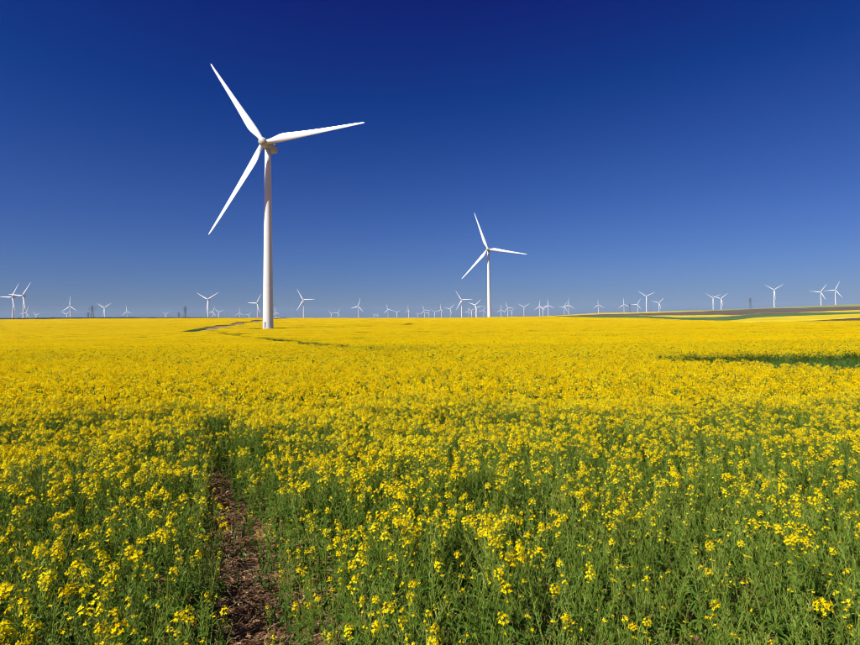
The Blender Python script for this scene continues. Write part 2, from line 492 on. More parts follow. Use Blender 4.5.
def nacelle_mesh():
    b = MB(); rings = []
    # y: local, front is -Y
    for y, w, h, zo, p in [(-2.75, 2.2, 2.4, 0.0, 2.2), (-2.6, 2.7, 2.9, 0.0, 2.6), (-1.8, 3.3, 3.5, 0.0, 3.5), (-0.6, 3.6, 3.8, 0.02, 4.5), (2, 3.6, 3.85, 0.05, 5),
                           (5, 3.55, 3.8, 0.08, 5), (6.6, 3.4, 3.5, 0.15, 4.5), (7.3, 3.1, 3.0, 0.25, 4), (7.55, 2.5, 2.4, 0.3, 3.5)]:
        x, z = superellipse(36, w, h, p)
        rings.append(np.stack([x, np.full(36, y), z + zo], -1))
    b.loft(rings)
    return b.mesh('nacelle', [M_NAC], True)

def cooler_mesh():
    b = MB()
    b.box((-1.3, 4.4, 1.9), (1.3, 5.6, 2.45))
    b.box((-0.04, 6.3, 1.9), (0.04, 6.38, 3.3))
    b.box((-0.5, 6.31, 2.95), (0.5, 6.37, 3.0))
    return b.mesh('roof_cooler', [M_NAC], False)

def hub_mesh():
    b = MB(); rings = []
    for y, r in [(1.75, 1.3), (1.7, 1.8), (1.0, 2.0), (0.0, 2.05), (-1.0, 2.0), (-1.7, 1.85), (-2.1, 1.55), (-2.35, 1.0), (-2.45, 0.4), (-2.47, 0.1)]:
        a = np.arange(28) * 2 * math.pi / 28
        rings.append(np.stack([r * np.cos(a), np.full(28, y), r * np.sin(a)], -1))
    b.loft(rings[::-1])
    return b.mesh('hub', [M_NAC], True)

def blade_mesh():
    b = MB(); rings = []
    n = 28
    for f_, chord, thick, tw, le in [(0.012, 2.1, 1.0, 0, .5), (0.045, 2.1, 0.98, 0, .5), (0.08, 2.45, 0.78, 12, .46), (0.12, 3.1, 0.52, 14, .40), (0.17, 3.75, 0.36, 13, .35), (0.21, 3.85, 0.30, 11.5, .33),
                             (0.27, 3.6, 0.27, 9.5, .33), (0.36, 3.1, 0.25, 7, .33), (0.47, 2.6, 0.22, 5, .33), (0.58, 2.15, 0.20, 3.5, .33), (0.70, 1.75, 0.19, 2, .33),
                             (0.82, 1.35, 0.18, 1, .33), (0.92, 0.98, 0.17, 0.3, .34), (0.97, 0.7, 0.16, 0, .4), (0.992, 0.4, 0.15, 0, .5), (1.0, 0.12, 0.15, 0, .6)]:
        a = np.arange(n) * 2 * math.pi / n
        x = -(np.cos(a)) * 0.5                    # -0.5 trailing .. +0.5 leading
        k = np.clip((0.98 - thick) / 0.5, 0, 1)   # 0 round root, 1 aerofoil
        s = (x + 0.5)                             # 0 trailing, 1 leading
        prof = (1 - k) * np.sin(a) * 0.5 + k * np.sign(np.sin(a)) * 0.5 * 2.6 * (1 - np.clip(s, 0, 1)) ** 0.0 * np.sqrt(np.clip(1 - s, 0, 1) + 1e-6) * (s) * 1.0
        X = (x + 0.5 - (1 - le)) * chord
        Yp = prof * thick * chord
        t = R(tw + 3)
        Xr = X * math.cos(t) - Yp * math.sin(t); Yr = X * math.sin(t) + Yp * math.cos(t)
        rr = f_ * BLADE
        cone = -math.sin(R(3.0)) * rr - 1.2 * f_ ** 2
        rings.append(np.stack([Xr, Yr + cone, np.full(n, rr)], -1))
    b.loft(rings)
    return b.mesh('blade', [M_BLADE], True)

ME_FL = [flange_mesh(z) for z in (21, 43, 65)]
ME_TOWER, ME_NAC, ME_HUB, ME_BLADE, ME_COOL = tower_mesh(), nacelle_mesh(), hub_mesh(), blade_mesh(), cooler_mesh()
TILT = R(6)
TURBINES = []
def turbine(x, y, z, yaw, phase, label, group=None, tilt=6):
    root = bpy.data.objects.new('wind_turbine', None)
    root.empty_display_size = 5
    link(root)
    root.location = (x, y, z)
    root.rotation_euler = (0, 0, -R(yaw))
    tag(root, label, 'wind turbine', group)
    tw = link(bpy.data.objects.new('tower', ME_TOWER), root)
    for me in ME_FL:
        link(bpy.data.objects.new('flange', me), tw)
    nac = link(bpy.data.objects.new('nacelle', ME_NAC), root)
    nac.location = (0, 0, HUB_H - 0.25); nac.rotation_euler = (-TILT * 0.6, 0, 0)
    co = link(bpy.data.objects.new('roof_cooler', ME_COOL), nac)
    hub_m = Matrix.Translation((0, -OVER, HUB_H)) @ Matrix.Rotation(-R(tilt), 4, 'X')
    h = link(bpy.data.objects.new('hub', ME_HUB), root); h.matrix_local = hub_m
    for k in range(3):
        bl = link(bpy.data.objects.new('blade', ME_BLADE), root)
        bl.matrix_local = hub_m @ Matrix.Rotation(R(90 - phase - 120 * k), 4, 'Y')
    TURBINES.append(root)
    return root

FAR_G = 'distant wind turbines along the horizon'
t1 = turbine(T1[0], T1[1], -2.52, 9.8, 124.8, 'large white wind turbine standing in the yellow rapeseed field beside the gravel road', tilt=9)
# base details of the big one
b = MB(); b.loft([circle(40, 3.6, -1.6), circle(40, 3.6, 0.12), circle(40, 3.3, 0.3)]); b.obj('foundation', [M_CONC], t1)
b = MB(); b.loft([circle(40, 2.52, 0.25), circle(40, 2.56, 0.30), circle(40, 2.56, 0.48), circle(40, 2.5, 0.52)]); b.obj('base_flange', [M_SEAM], t1)
def door():
    b = MB(); a0 = R(-100)
    pts = []
    for i in range(9):
        w = (i / 8 - 0.5) * 1.0
        a = a0 + w / 2.45
        pts.append((a, w))
    V = []
    for (a, w) in pts:
        top = 3.6 + 0.35 * math.sqrt(max(0, 1 - (w / 0.52) ** 2))
        for z in (1.2, top):
            rr = 2.45 - 0.95 * z / 85.3 + 0.05
            V.append((rr * math.cos(a), rr * math.sin(a), z))
    b.add(V, [(2 * i, 2 * i + 2, 2 * i + 3, 2 * i + 1) for i in range(8)])
    d = b.obj('door', [M_DOOR], t1)
    s = MB()
    for k in range(5):
        rr = 2.6 + 0.28 * (5 - k)
        c = Vector((math.cos(a0), math.sin(a0)))
        s.box((c.x * rr - .5, c.y * rr - .14, 0.2 * k + .2), (c.x * rr + .5, c.y * rr + .14, 0.2 * k + .25))
    st = s.obj('steps', [M_STEEL], t1)
door()
t2 = turbine(74.4, 722.6, -0.13, 13.1, 109.2, 'white wind turbine rising alone from the far crest of the yellow field')

def solve(px, py, height):
    """ground spot on a bearing where something of this height reaches this image row"""
    u = (px - 430) / FPX
    D = np.linspace(900, 10400, 3000)
    top = EYE_Z + (hor(px) - py) * D / FPX
    g = terrain(u * D, D, False) + height
    k = np.argmax(top >= g) if (top >= g).any() else len(D) - 1
    return u * D[k], D[k], float(g[k] - height)

# px, py of hub, phase, yaw, label
FARS = [
 (12.8, 297.0, 178, 16, 'white wind turbine with one blade level, overlapping the taller turbine next to it'),
 (23.4, 295.6, 54, 12, 'white wind turbine with one blade raised steeply, beside an overlapping smaller one'),
 (26.8, 312.6, -50, 12, None), (36.4, 315.2, 20, 12, None),
 (70.4, 306.2, 92, 12, 'small wind turbine with one blade straight up, near a lattice pylon'), (66.8, 314.2, 40, 12, None),
 (104.6, 307.9, 150, 10, 'small wind turbine with blades in a Y, next to a lattice pylon and hedge'),
 (127, 311.4, 100, 12, None), (166, 314.2, 30, 12, None),
 (208.2, 299.4, 150, 8, 'white wind turbine with blades in a Y, behind the field left of the gravel road'),
 (213.0, 311.8, 70, 12, None), (218.8, 312.2, 20, 12, None), (239.6, 312.8, 90, 12, None), (249, 315.0, 50, 12, None),
 (257.2, 303, 178, 26, 'wind turbine with one blade level, close beside the tower of the large turbine'),
 (275.7, 312.6, 100, 12, None),
 (303.4, 299.8, 121, 8, 'wind turbine on the horizon just past the large tower, one blade level'),
 (331.4, 313.6, 140, 12, None), (338, 312.6, 60, 12, None),
 (358.4, 306.2, 75, 18, 'lone small wind turbine on the horizon with one blade nearly upright'),
 (374.0, 314.8, 15, 12, None), (377.5, 315.0, 80, 12, None),
 (387.8, 309.4, 106, 10, None), (396.8, 312.4, 30, 12, None), (408.4, 309.6, 92, 60, None), (417.6, 314.2, 10, 12, None),
 (424.2, 310, 112, 10, None), (428.3, 312.8, 60, 12, None), (434.4, 312.0, 25, 12, None), (441.0, 309.2, 92, 55, None), (450.0, 308.8, 48, 12, None),
 (461.5, 299.9, 122, 8, 'wind turbine with one level blade, beside the tower of the turbine on the crest'),
 (468.3, 311.4, 75, 12, None), (471.2, 310.6, 35, 12, None),
 (475.6, 304.9, 42, 24, 'wind turbine with one blade raised, overlapped by others beside the crest turbine'),
 (476.4, 307.7, 15, 12, None), (483.4, 310.4, 70, 12, None),
 (500.7, 309.8, 90, 12, None), (507.5, 307.6, 112, 10, None), (511.2, 311.0, 40, 12, None),
 (523.7, 307.0, 150, 10, None), (539.4, 306.7, 88, 14, None), (542.4, 307.8, 150, 10, None), (548, 305.4, 94, 14, None),
 (564, 306.6, 60, 12, None), (568.3, 304.9, 85, 16, None),
 (598.0, 305.0, 92, 12, 'small wind turbine with one blade straight up, behind the thin end of the hill'),
 (623.7, 304.4, 93, 14, 'small wind turbine with an upright blade beyond the low end of the striped hill'),
 (637.3, 304.4, 62, 24, 'small wind turbine with one raised blade beyond the striped hill'),
 (646.2, 296.3, 146, 6, 'tallest white wind turbine at the foot of the striped hill, blades in a Y'),
 (658.8, 302.7, 44, 20, 'small wind turbine just behind the taller one at the foot of the striped hill'),
 (712.8, 297.9, 146, 8, 'wind turbine with blades in a Y on the ploughed hill, larger of a close pair'),
 (720.9, 298.6, 40, 24, 'wind turbine on the ploughed hill, smaller and half overlapped in a close pair'),
 (774.0, 289.7, 150, 6, 'wind turbine with blades in a Y on the hilltop, nearest to the pylon'),
 (820.7, 291.9, 54, 26, 'wind turbine on the highest part of the hill, smaller one of two'),
 (835.3, 290.0, 64, 24, 'wind turbine on the highest part of the hill, larger one of two'),
]
def pose(ph):
    k = min((abs((ph - a + 60) % 120 - 60), t) for a, t in ((90, 'with one blade straight up'), (30, 'with blades in a Y'), (0, 'with one blade out level'), (60, 'with one blade hanging low'), (105, 'with one blade nearly upright')))[1]
    return f'tiny pale wind turbine {k}, among many on the hazy horizon'
for px, py, ph, yaw, lab in FARS:
    x, y, z = solve(px, py, HUB_H)
    turbine(x, y, z, yaw, ph, lab or pose(ph), FAR_G)

# ------------------------------------------------------------------ lattice pylons
def pylon_meshes(H=45.0):
    half = lambda z: 3.6 * (1 - z / H) ** 1.15 + 0.55
    lv = [0, 7, 13, 18.5, 23.5, 28, 32, 35.5, 38.5, 41]
    legs = []
    for sx in (-1, 1):
        for sy in (-1, 1):
            b = MB(); b.tube([(sx * half(z), sy * half(z), z) for z in lv], 0.26, 4); legs.append(b.mesh('leg', [M_STEEL]))
    br = MB()
    for i in range(len(lv) - 1):
        a, c = lv[i], lv[i + 1]; ha, hc = half(a), half(c)
        for s in (-1, 1):
            br.tube([(-ha, s * ha, a), (hc, s * hc, c)], 0.15, 3); br.tube([(ha, s * ha, a), (-hc, s * hc, c)], 0.15, 3)
            br.tube([(s * ha, -ha, a), (s * hc, hc, c)], 0.15, 3); br.tube([(s * ha, ha, a), (s * hc, -hc, c)], 0.15, 3)
            br.tube([(-hc, s * hc, c), (hc, s * hc, c)], 0.15, 3)
    arms = []
    for z, L in ((30, 7.0), (35, 8.5), (40, 6.0)):
        b = MB()
        for s in (-1, 1):
            for q in (-1, 1):
                b.tube([(s * half(z), q * half(z), z), (s * L, 0, z + 0.3)], 0.24, 3)
                b.tube([(s * half(z), q * half(z), z + 2), (s * L, 0, z + 0.3)], 0.2, 3)
            b.tube([(s * L, 0, z + .3), (s * L, 0, z - 1.8)], 0.1, 4)
        arms.append(b.mesh('crossarm', [M_STEEL]))
    pk = MB()
    for sx in (-1, 1):
        for sy in (-1, 1):
            pk.tube([(sx * half(41), sy * half(41), 41), (0, 0, H)], 0.12, 3)
    return legs, br.mesh('bracing', [M_STEEL]), arms, pk.mesh('peak', [M_STEEL])
PY_LEGS, PY_BR, PY_ARMS, PY_PK = pylon_meshes()
for px, py, rz, lab in [(92.2, 304.8, 20, 'dark steel lattice pylon behind the hedge, between two small turbines'),
                        (184.9, 305.4, 65, 'thin steel lattice pylon behind the hedge with a smaller one near it'),
                        (88.0, 311.5, 50, 'tiny far lattice pylon close beside a larger dark pylon'),
                        (178.6, 311.6, 40, 'tiny far lattice pylon close beside a thin pylon'),
                        (629.5, 303.2, 30, 'faint lattice pylon among small turbines beyond the striped hill'),
                        (750.2, 297.3, 10, 'dark lattice pylon with three crossarms on the ploughed hill')]:
    x, y, z = solve(px, py, 45.0)
    root = link(bpy.data.objects.new('power_pylon', None))
    root.location = (x, y, z); root.rotation_euler = (0, 0, R(rz))
    tag(root, lab, 'pylon', 'power line pylons')
    for me in PY_LEGS: link(bpy.data.objects.new('leg', me), root)
    tag(link(bpy.data.objects.new('bracing', PY_BR), root), kind='stuff')
    for me in PY_ARMS: link(bpy.data.objects.new('crossarm', me), root)
    link(bpy.data.objects.new('peak', PY_PK), root)

# ------------------------------------------------------------------ hedge line and bushes far left
def leaf_cloud(g, centres, radii, n, size):
    k = g.integers(0, len(centres), n)
    d = g.normal(size=(n, 3)); d /= np.linalg.norm(d, axis=1)[:, None]
    p = centres[k] + d * radii[k][:, None] * (g.random(n) ** 0.4)[:, None] * np.array([1, 1, 0.8])
    a = g.normal(size=(n, 3)); a /= np.linalg.norm(a, axis=1)[:, None]
    c = np.cross(a, g.normal(size=(n, 3))); c /= np.linalg.norm(c, axis=1)[:, None]
    s = size * (0.6 + 0.8 * g.random(n))[:, None]
    return np.stack([p - a * s - c * s * .6, p + a * s - c * s * .6, p + a * s + c * s * .6, p - a * s + c * s * .6], 1)
cen, rad = [], []
for px in np.arange(-60, 300, 0.22):
    Y = 930 + 60 * vnoise(px, 3, 40) + random.uniform(-10, 10)
    X = (px - 430) / FPX * Y
    target = np.interp(px, [-60, 0, 100, 200, 250, 300], [319.0, 318.1, 317.2, 317.3, 317.6, 318.2])
    top = EYE_Z + (hor(px) - target) * Y / FPX + random.uniform(-.5, .35)
    g0 = tz(X, Y)
    h = max(1.0, top - g0)
    for zz in np.arange(0.5, h, 1.1):
        cen.append((X, Y, g0 + min(zz, h - .5))); rad.append(1.0)
b = MB(); b.quad_soup(leaf_cloud(rng, np.array(cen), np.array(rad), 42000, 0.34))
tag(b.obj('hedgerow', [M_TREE]), 'long dark hedgerow along the far left edge of the rapeseed field', 'hedge', kind='stuff')
for px, top_r, wid, lab in [(149.2, 316.6, 3.4, 'dark round bush standing out of the far hedge between the pylons'), (52.7, 317.0, 2.6, 'low dark bush in the far hedge beside the overlapping turbines')]:
    Y = 905; X = (px - 430) / FPX * Y; g0 = tz(X, Y)
    h = EYE_Z + (hor(px) - top_r) * Y / FPX - g0
    root = link(bpy.data.objects.new('bush', None)); root.location = (X, Y, g0)
    tag(root, lab, 'bush')
    t = MB(); t.tube([(0, 0, -.2), (0.05, 0, h * .35), (0.1, .05, h * .7)], [.16, .12, .05], 6); t.tube([(0, 0, h * .2), (.9, .2, h * .6)], [.1, .03], 5); t.tube([(0, 0, h * .25), (-.8, -.2, h * .6)], [.1, .03], 5)
    t.obj('trunk', [M_BARK], root)
    cs = np.stack([rng.uniform(-wid * .7, wid * .7, 24), rng.uniform(-1.2, 1.2, 24), rng.uniform(0.8, max(1.0, h - .7), 24)], -1)
    c = MB(); c.quad_soup(leaf_cloud(rng, cs, np.full(24, .9), 3500, .2)); c.obj('crown', [M_TREE], root)

# ------------------------------------------------------------------ rapeseed plants
def rand_dir(g, n, upw=0.0):
    d = g.normal(size=(n, 3)); d[:, 2] = d[:, 2] + upw
    return d / np.linalg.norm(d, axis=1)[:, None]

def petals(g, centre, normal, size):
    """one four-petalled flower as four small quads, slightly cupped"""
    nrm = normal / np.linalg.norm(normal)
    a = np.cross(nrm, (0.2, 0.5, 0.84)); a /= np.linalg.norm(a)
    c = np.cross(nrm, a)
    t0 = g.uniform(0, 1.57)
    out = []
    for k in range(4):
        t = t0 + k * math.pi / 2 + g.uniform(-.12, .12)
        d = math.cos(t) * a + math.sin(t) * c
        s = np.cross(nrm, d)
        L = size * g.uniform(.85, 1.1); w = L * 0.42
        lift = nrm * L * g.uniform(-.05, .4)
        out.append([centre + s * w * .3, centre - s * w * .3, centre + d * L + lift - s * w, centre + d * L + lift + s * w])
    return np.array(out)

def head_mesh_data(g, nfl, rad):
    """flower head: a dome of open flowers round a knot of buds; origin where it joins its stalk"""
    b = MB()
    b.tube([(0, 0, -0.02), (0.003, 0, rad * 0.9)], [.0022, .0015], 4, 0, False)
    for k in range(nfl):
        a = k * 2.4 + g.uniform(-.3, .3)
        f_ = (k + .5) / nfl
        rr = rad * (0.35 + 0.65 * math.sqrt(f_)) * g.uniform(.85, 1.1)
        z = rad * (0.75 - 1.5 * f_ + g.uniform(-.25, .25))
        c = np.array([rr * math.cos(a), rr * math.sin(a), z + rad * .5])
        b.quad_soup(petals(g, c, np.array([math.cos(a) * .8, math.sin(a) * .8, .75]) + g.normal(size=3) * .25, 0.0095), 2)
        if k % 3 == 0:
            b.tube([(0, 0, z * .5), c], [.001, .0008], 3, 0, False)
    for k in range(6):
        a = g.uniform(0, 6.28); rr = rad * .22 * g.random()
        p = np.array([rr * math.cos(a), rr * math.sin(a), rad * (1.0 + .25 * g.random())])
        b.tube([p, p + (0, 0, .0035), p + (0, 0, .008)], [.0012, .0026, .0008], 4, 3, False)
    return b

def leaf(b, g, base, az, L, w, rise, droop, mat=1):
    """strap-shaped leaf folded along its midrib, arching out from the stem"""
    d = np.array([math.cos(az), math.sin(az), 0]); s = np.array([-d[1], d[0], 0])
    V = []
    n = 4
    roll = g.uniform(-.5, .5)
    for i in range(n + 1):
        t = i / n
        mid = base + d * L * t * math.cos(rise * (1 - t * .3)) + np.array([0, 0, L * (math.sin(rise) * t - droop * t * t)])
        ww = w * (0.35 + 1.5 * t) * (1 - t) ** 0.7 if i < n else 0.0
        ss = s * math.cos(roll) + np.array([0, 0, math.sin(roll)])
        V += [mid + ss * ww + (0, 0, ww * .35), mid, mid - ss * ww + (0, 0, ww * .35)]
    fs = []
    for i in range(n):
        o = 3 * i
        fs += [(o, o + 1, o + 4, o + 3), (o + 1, o + 2, o + 5, o + 4)]
    b.add(V, fs, mat)

HEADS = []
for k in range(9):
    HEADS.append(head_mesh_data(np.random.default_rng(100 + k), [7, 12, 19, 5, 15, 9, 23, 3, 2][k], [.019, .026, .032, .017, .029, .022, .036, .015, .012][k]))

def make_plant(seed, rich, tall):
    """returns stem builder, leaf builder and a list of flower heads (variant, place, tilt, scale)"""
    g = np.random.default_rng(seed)
    st, lf, hd = MB(), MB(), []
    h = tall * g.uniform(.88, 1.08)
    lean = g.normal(size=2) * 0.09
    def axis(t):
        return np.array([lean[0] * t * t * h * 1.2, lean[1] * t * t * h * 1.2, h * t])
    st.tube([axis(t) for t in (0, .2, .4, .6, .8, .93, 1)], [.0052, .0048, .0042, .0034, .0026, .002, .0016], 5, 0, False)
    tips = [(axis(1.0), np.array([lean[0], lean[1], 1.0]), 1.0)]
    nb = int(g.integers(5, 9))
    for k in range(nb):
        t0 = g.uniform(.38, .86)
        a = k * 2.4 + g.uniform(-.5, .5)
        L = (1.02 - t0) * h * g.uniform(.65, 1.0)
        spread = g.uniform(.22, .5)
        p0 = axis(t0); d = np.array([math.cos(a), math.sin(a), 0])
        pts = [p0 + d * L * spread * s_ ** .75 + np.array([0, 0, L * s_ * (1 - .1 * spread)]) for s_ in (0, .25, .6, 1)]
        st.tube(pts, [.0025, .0021, .0017, .0013], 4, 0, False)
        tips.append((pts[-1], pts[-1] - pts[-2], .8))
        leaf(lf, g, p0, a + g.uniform(-.2, .2), g.uniform(.05, .10), g.uniform(.009, .016), .5, .5)
    # pods: thin sticks standing off the upper stalks
    for tip, d, s_ in tips:
        d = d / np.linalg.norm(d)
        for j in range(int(g.integers(8, 16))):
            a = g.uniform(0, 6.28)
            o = np.array([math.cos(a), math.sin(a), 0])
            p = tip - d * g.uniform(.02, .28)
            q = p + o * g.uniform(.018, .042) + np.array([0, 0, g.uniform(.012, .045)])
            st.tube([p, (p + q) / 2 + (0, 0, .002), q], [.001, .0018, .0008], 3, 0, False)
    order = np.argsort([-t[0][2] for t in tips])
    want = int(round(rich * len(tips) * g.uniform(.7, 1.25))) if rich > 0 else 0
    if rich > .1: want = max(1, want)
    for i, k in enumerate(order):
        tip, d, s_ = tips[k]
        if i < want:
            big = g.random()
            v = int(g.integers(0, 7))
            hd.append((v, tip, d / np.linalg.norm(d), (0.62 + .65 * big ** 1.5) * (0.9 + .15 * rich)))
            if g.random() < .6:
                hd.append((8 if g.random() < .5 else 7, tip - d / np.linalg.norm(d) * g.uniform(.035, .09), d / np.linalg.norm(d), 1.0))
        elif g.random() < .22:
            hd.append((7 if g.random() < .5 else 8, tip, d / np.linalg.norm(d), 1.0))
        else:
            for j in range(3):
                p = tip + g.normal(size=3) * .004
                st.tube([p, p + (0, 0, .008)], [.002, .001], 4, 3, False)
    # leaves up the stem, long and broad low down
    for j in range(int(g.integers(18, 26))):
        t = g.uniform(.04, .78)
        L = np.interp(t, [0, .35, .8], [.18, .13, .06]) * g.uniform(.6, 1.3)
        leaf(lf, g, axis(t) * [1, 1, 1], j * 2.4 + g.uniform(-.6, .6), L, L * g.uniform(.1, .19), g.uniform(.3, 1.0), g.uniform(.3, .9))
    return st, lf, hd

def merged(st, lf, hd):
    b = MB()
    for src in (st, lf):
        o = b.n
        b.v += src.v; b.f += [tuple(i + o for i in f) for f in src.f]; b.m += src.m; b.n += src.n
    for v, p, d, s in hd:
        q = np.array(Vector(d).to_track_quat('Z', 'Y').to_matrix())
        src = HEADS[v]
        V = np.concatenate(src.v) * s @ q.T + p
        o = b.n
        b.v.append(V); b.f += [tuple(i + o for i in f) for f in src.f]; b.m += src.m; b.n += len(V)
    return b

NEAR = {}
for ci, (rich, tall) in enumerate([(0.0, 0.95), (0.2, 0.98), (0.45, 1.0), (0.85, 1.02)]):
    NEAR[ci] = [make_plant(1000 + 50 * ci + k, rich, tall) for k in range(9)]

def mid_plants(g, n, side, nheads, quads_per, qsize, head_r, nleaf, lsize, stems=True, upb=.8):
    """n simplified plants over a square patch, for farther rows"""
    b = MB()
    P = np.stack([g.uniform(-side / 2, side / 2, n), g.uniform(-side / 2, side / 2, n)], -1) if side > 0 else np.zeros((n, 2))
    for i in range(n):
        h = g.uniform(.86, 1.08)
        ln = g.normal(size=2) * .09
        top = np.array([P[i, 0] + ln[0], P[i, 1] + ln[1], h])
        base = np.array([P[i, 0], P[i, 1], 0])
        if stems:
            b.tube([base, (base + top) / 2, top], [.006, .005, .003], 3, 0, False)
        nh = g.poisson(nheads)
        for k in range(max(1, nh)):
            a = g.uniform(0, 6.28); rr = 0 if k == 0 else g.uniform(.04, .19)
            c = top + np.array([rr * math.cos(a), rr * math.sin(a), -rr * g.uniform(.2, 1.9)])
            if stems and k:
                b.tube([base * .35 + top * .65, c], [.003, .002], 3, 0, False)
            m = quads_per
            off = g.normal(size=(m, 3)) * head_r * [.6, .6, .55]
            nr = rand_dir(g, m, upb); ax = np.cross(nr, rand_dir(g, m)); ax /= np.linalg.norm(ax, axis=1)[:, None]; bx = np.cross(nr, ax)
            s = qsize * g.uniform(.7, 1.25, (m, 1))
            q = c + off
            b.quad_soup(np.stack([q - ax * s, q - bx * s * .8, q + ax * s, q + bx * s * .8], 1), 2)
        m = nleaf
        c = np.stack([P[i, 0] + g.normal(size=m) * .09, P[i, 1] + g.normal(size=m) * .09, g.uniform(.08, .9, m) * h], -1)
        ax = rand_dir(g, m, .5); bx = np.cross(ax, rand_dir(g, m)); bx /= np.linalg.norm(bx, axis=1)[:, None]
        s = lsize * g.uniform(.6, 1.3, (m, 1))
        b.quad_soup(np.stack([c - ax * s, c - bx * s * .28, c + ax * s, c + bx * s * .28], 1), 1)
    return b

def source(name, b, mats=PLANT_MATS):
    """a mesh that only the planting below uses"""
    return bpy.data.objects.new(name, b.mesh(name, mats))

CLASSES = {}
for ci in NEAR:
    CLASSES[ci] = [source('rapeseed', merged(*p)) for p in NEAR[ci]]
CLASSES[4] = [source('rapeseed', mid_plants(np.random.default_rng(300 + k), 1, 0, 2.2, 13, .0135, .036, 16, .07)) for k in range(10)]
CLASSES[5] = [source('rapeseed', mid_plants(np.random.default_rng(320 + k), 1, 0, 4.9, 15, .0145, .038, 13, .07)) for k in range(10)]
CLASSES[6] = [source('rapeseed', mid_plants(np.random.default_rng(340 + k), 6, .5, 4.8, 7, .019, .034, 9, .08)) for k in range(8)]
CLASSES[7] = [source('rapeseed', mid_plants(np.random.default_rng(360 + k), 30, 1.25, 4.0, 5, .025, .036, 6, .10, False, 1.2)) for k in range(6)]
CLASSES[8] = [source('rapeseed', mid_plants(np.random.default_rng(380 + k), 150, 3.1, 3.2, 4, .034, .045, 4, .13, False, 1.6)) for k in range(5)]
CLASSES[9] = [source('rapeseed', mid_plants(np.random.default_rng(390 + k), 900, 10.3, 2.0, 3, .065, .08, 2, .2, False, 1.8)) for k in range(4)]

CLASSES[10] = [source('rapeseed', mid_plants(np.random.default_rng(440 + k), 5, .5, 2.8, 6, .019, .034, 12, .08)) for k in range(6)]
CLASSES[11] = [source('rapeseed', mid_plants(np.random.default_rng(460 + k), 26, 1.25, 2.8, 4, .025, .036, 9, .10, False, 1.2)) for k in range(5)]

def grid_points(y0, y1, s, jit, margin=0.10, pad=1.2, xlo=None):
    """jittered grid over the wedge the camera can see, between two distances"""
    ys = np.arange(y0, y1, s)
    X, Y = [], []
    for i, y in enumerate(ys):
        w = y * (0.752 * (1 + margin)) + pad
        xs = np.arange(-w + (i % 2) * s * .5, w, s)
        X.append(xs); Y.append(np.full(len(xs), y))
    X = np.concatenate(X); Y = np.concatenate(Y)
    return X + rng.uniform(-jit, jit, len(X)) * s, Y + rng.uniform(-jit, jit, len(Y)) * s

def patchy(X, Y):
    return .55 * vnoise(X, Y, 11) + .45 * vnoise(X, Y, 3.3) + rng.normal(size=len(X)) * .06

def richness(X, Y):
    """how much a spot is in flower"""
    f = 0.24 + 0.76 * sstep(3, 16, Y + 0.12 * np.abs(np.minimum(X, 0)))
    f = f - 0.10 * sstep(-1, 2, X) * sstep(15, 4, Y)
    f = f + 0.38 * (vnoise(X, Y, 1.1) - .5) * sstep(26, 10, Y) + .35 * (vnoise(X, Y, 0.5) - .5) * sstep(20, 8, Y)
    d, k = poly_dist(X, Y, TRACK)
    f = f - 0.35 * sstep(16, 3, d) * sstep(30, 55, Y) * sstep(140, 90, Y) * (vnoise(X, Y, 5) + .2)
    return f

PTS, ROT, SCL, CLS = [], [], [], []
def plant_points(X, Y, cls, tilt, smin, smax):
    n = len(X)
    PTS.append(np.stack([X, Y, terrain(X, Y) - .01], -1))
    ROT.append(np.stack([rng.normal(size=n) * tilt, rng.normal(size=n) * tilt, rng.uniform(0, 6.283, n)], -1))
    s = rng.uniform(smin, smax, n) * (0.93 + .14 * vnoise(X, Y, 9)) * (0.95 + .1 * vnoise(X, Y, 45))
    SCL.append(np.stack([s, s, s * rng.uniform(.93, 1.07, n)], -1))
    CLS.append(np.broadcast_to(cls, n).astype(np.int32))

# near rows, plant by plant
X, Y = grid_points(0.9, 12, 0.168, .48, .12, 1.6)
pd = path_depth(X, Y)
thin = vnoise(X, Y, .8)
keep = crop_here(X, Y) & ((pd > 1) | (rng.random(len(X)) < .13)) & (rng.random(len(X)) < 0.60 + .6 * thin)
keep &= ~(np.hypot(X + 1.15, Y - 5.75) < .17) & ~(np.hypot(X + 6.3, Y - 8.3) < .35) & ~(np.hypot(X + 3.4, Y - 6.6) < .22)
keep &= ~((Y < 2.2) & (np.abs(X) < 1.3))
X, Y, pd = X[keep], Y[keep], pd[keep]
fr = richness(X, Y) + rng.normal(size=len(X)) * .2
cls = np.digitize(fr, [0.06, 0.34, 0.66])
on_right = X > np.interp(Y, [p[1] for p in PATH], [p[0] for p in PATH])
hgt = np.where(on_right, np.interp(pd, [.9, 1, 1.8, 3.2], [.30, .45, .68, 1.0]), np.interp(pd, [.9, 1, 1.9], [.35, .7, 1.0])) * (0.86 + 0.3 * vnoise(X, Y, .9))
Z = terrain(X, Y) - .01
# the 300 that show largest: nearest plants whose tops are inside the frame
def frame_xy(X, Y, Z):
    d = np.stack([X, Y, Z - EYE_Z], -1)
    zz = d @ np.array(fw)
    return 430 + FPX * (d @ np.array(rt)) / zz, 292.48 - FPX * (d @ np.array(up)) / zz, zz
fx, fy, fz = frame_xy(X, Y, Z + .92 * hgt)
inside = (fx > 4) & (fx < 856) & (fy < 640) & (fz > 0)
dist = np.sqrt(X ** 2 + Y ** 2 + 2)
order = np.argsort(np.where(inside, dist, 1e9))[:300]
single = np.zeros(len(X), bool); single[order] = True

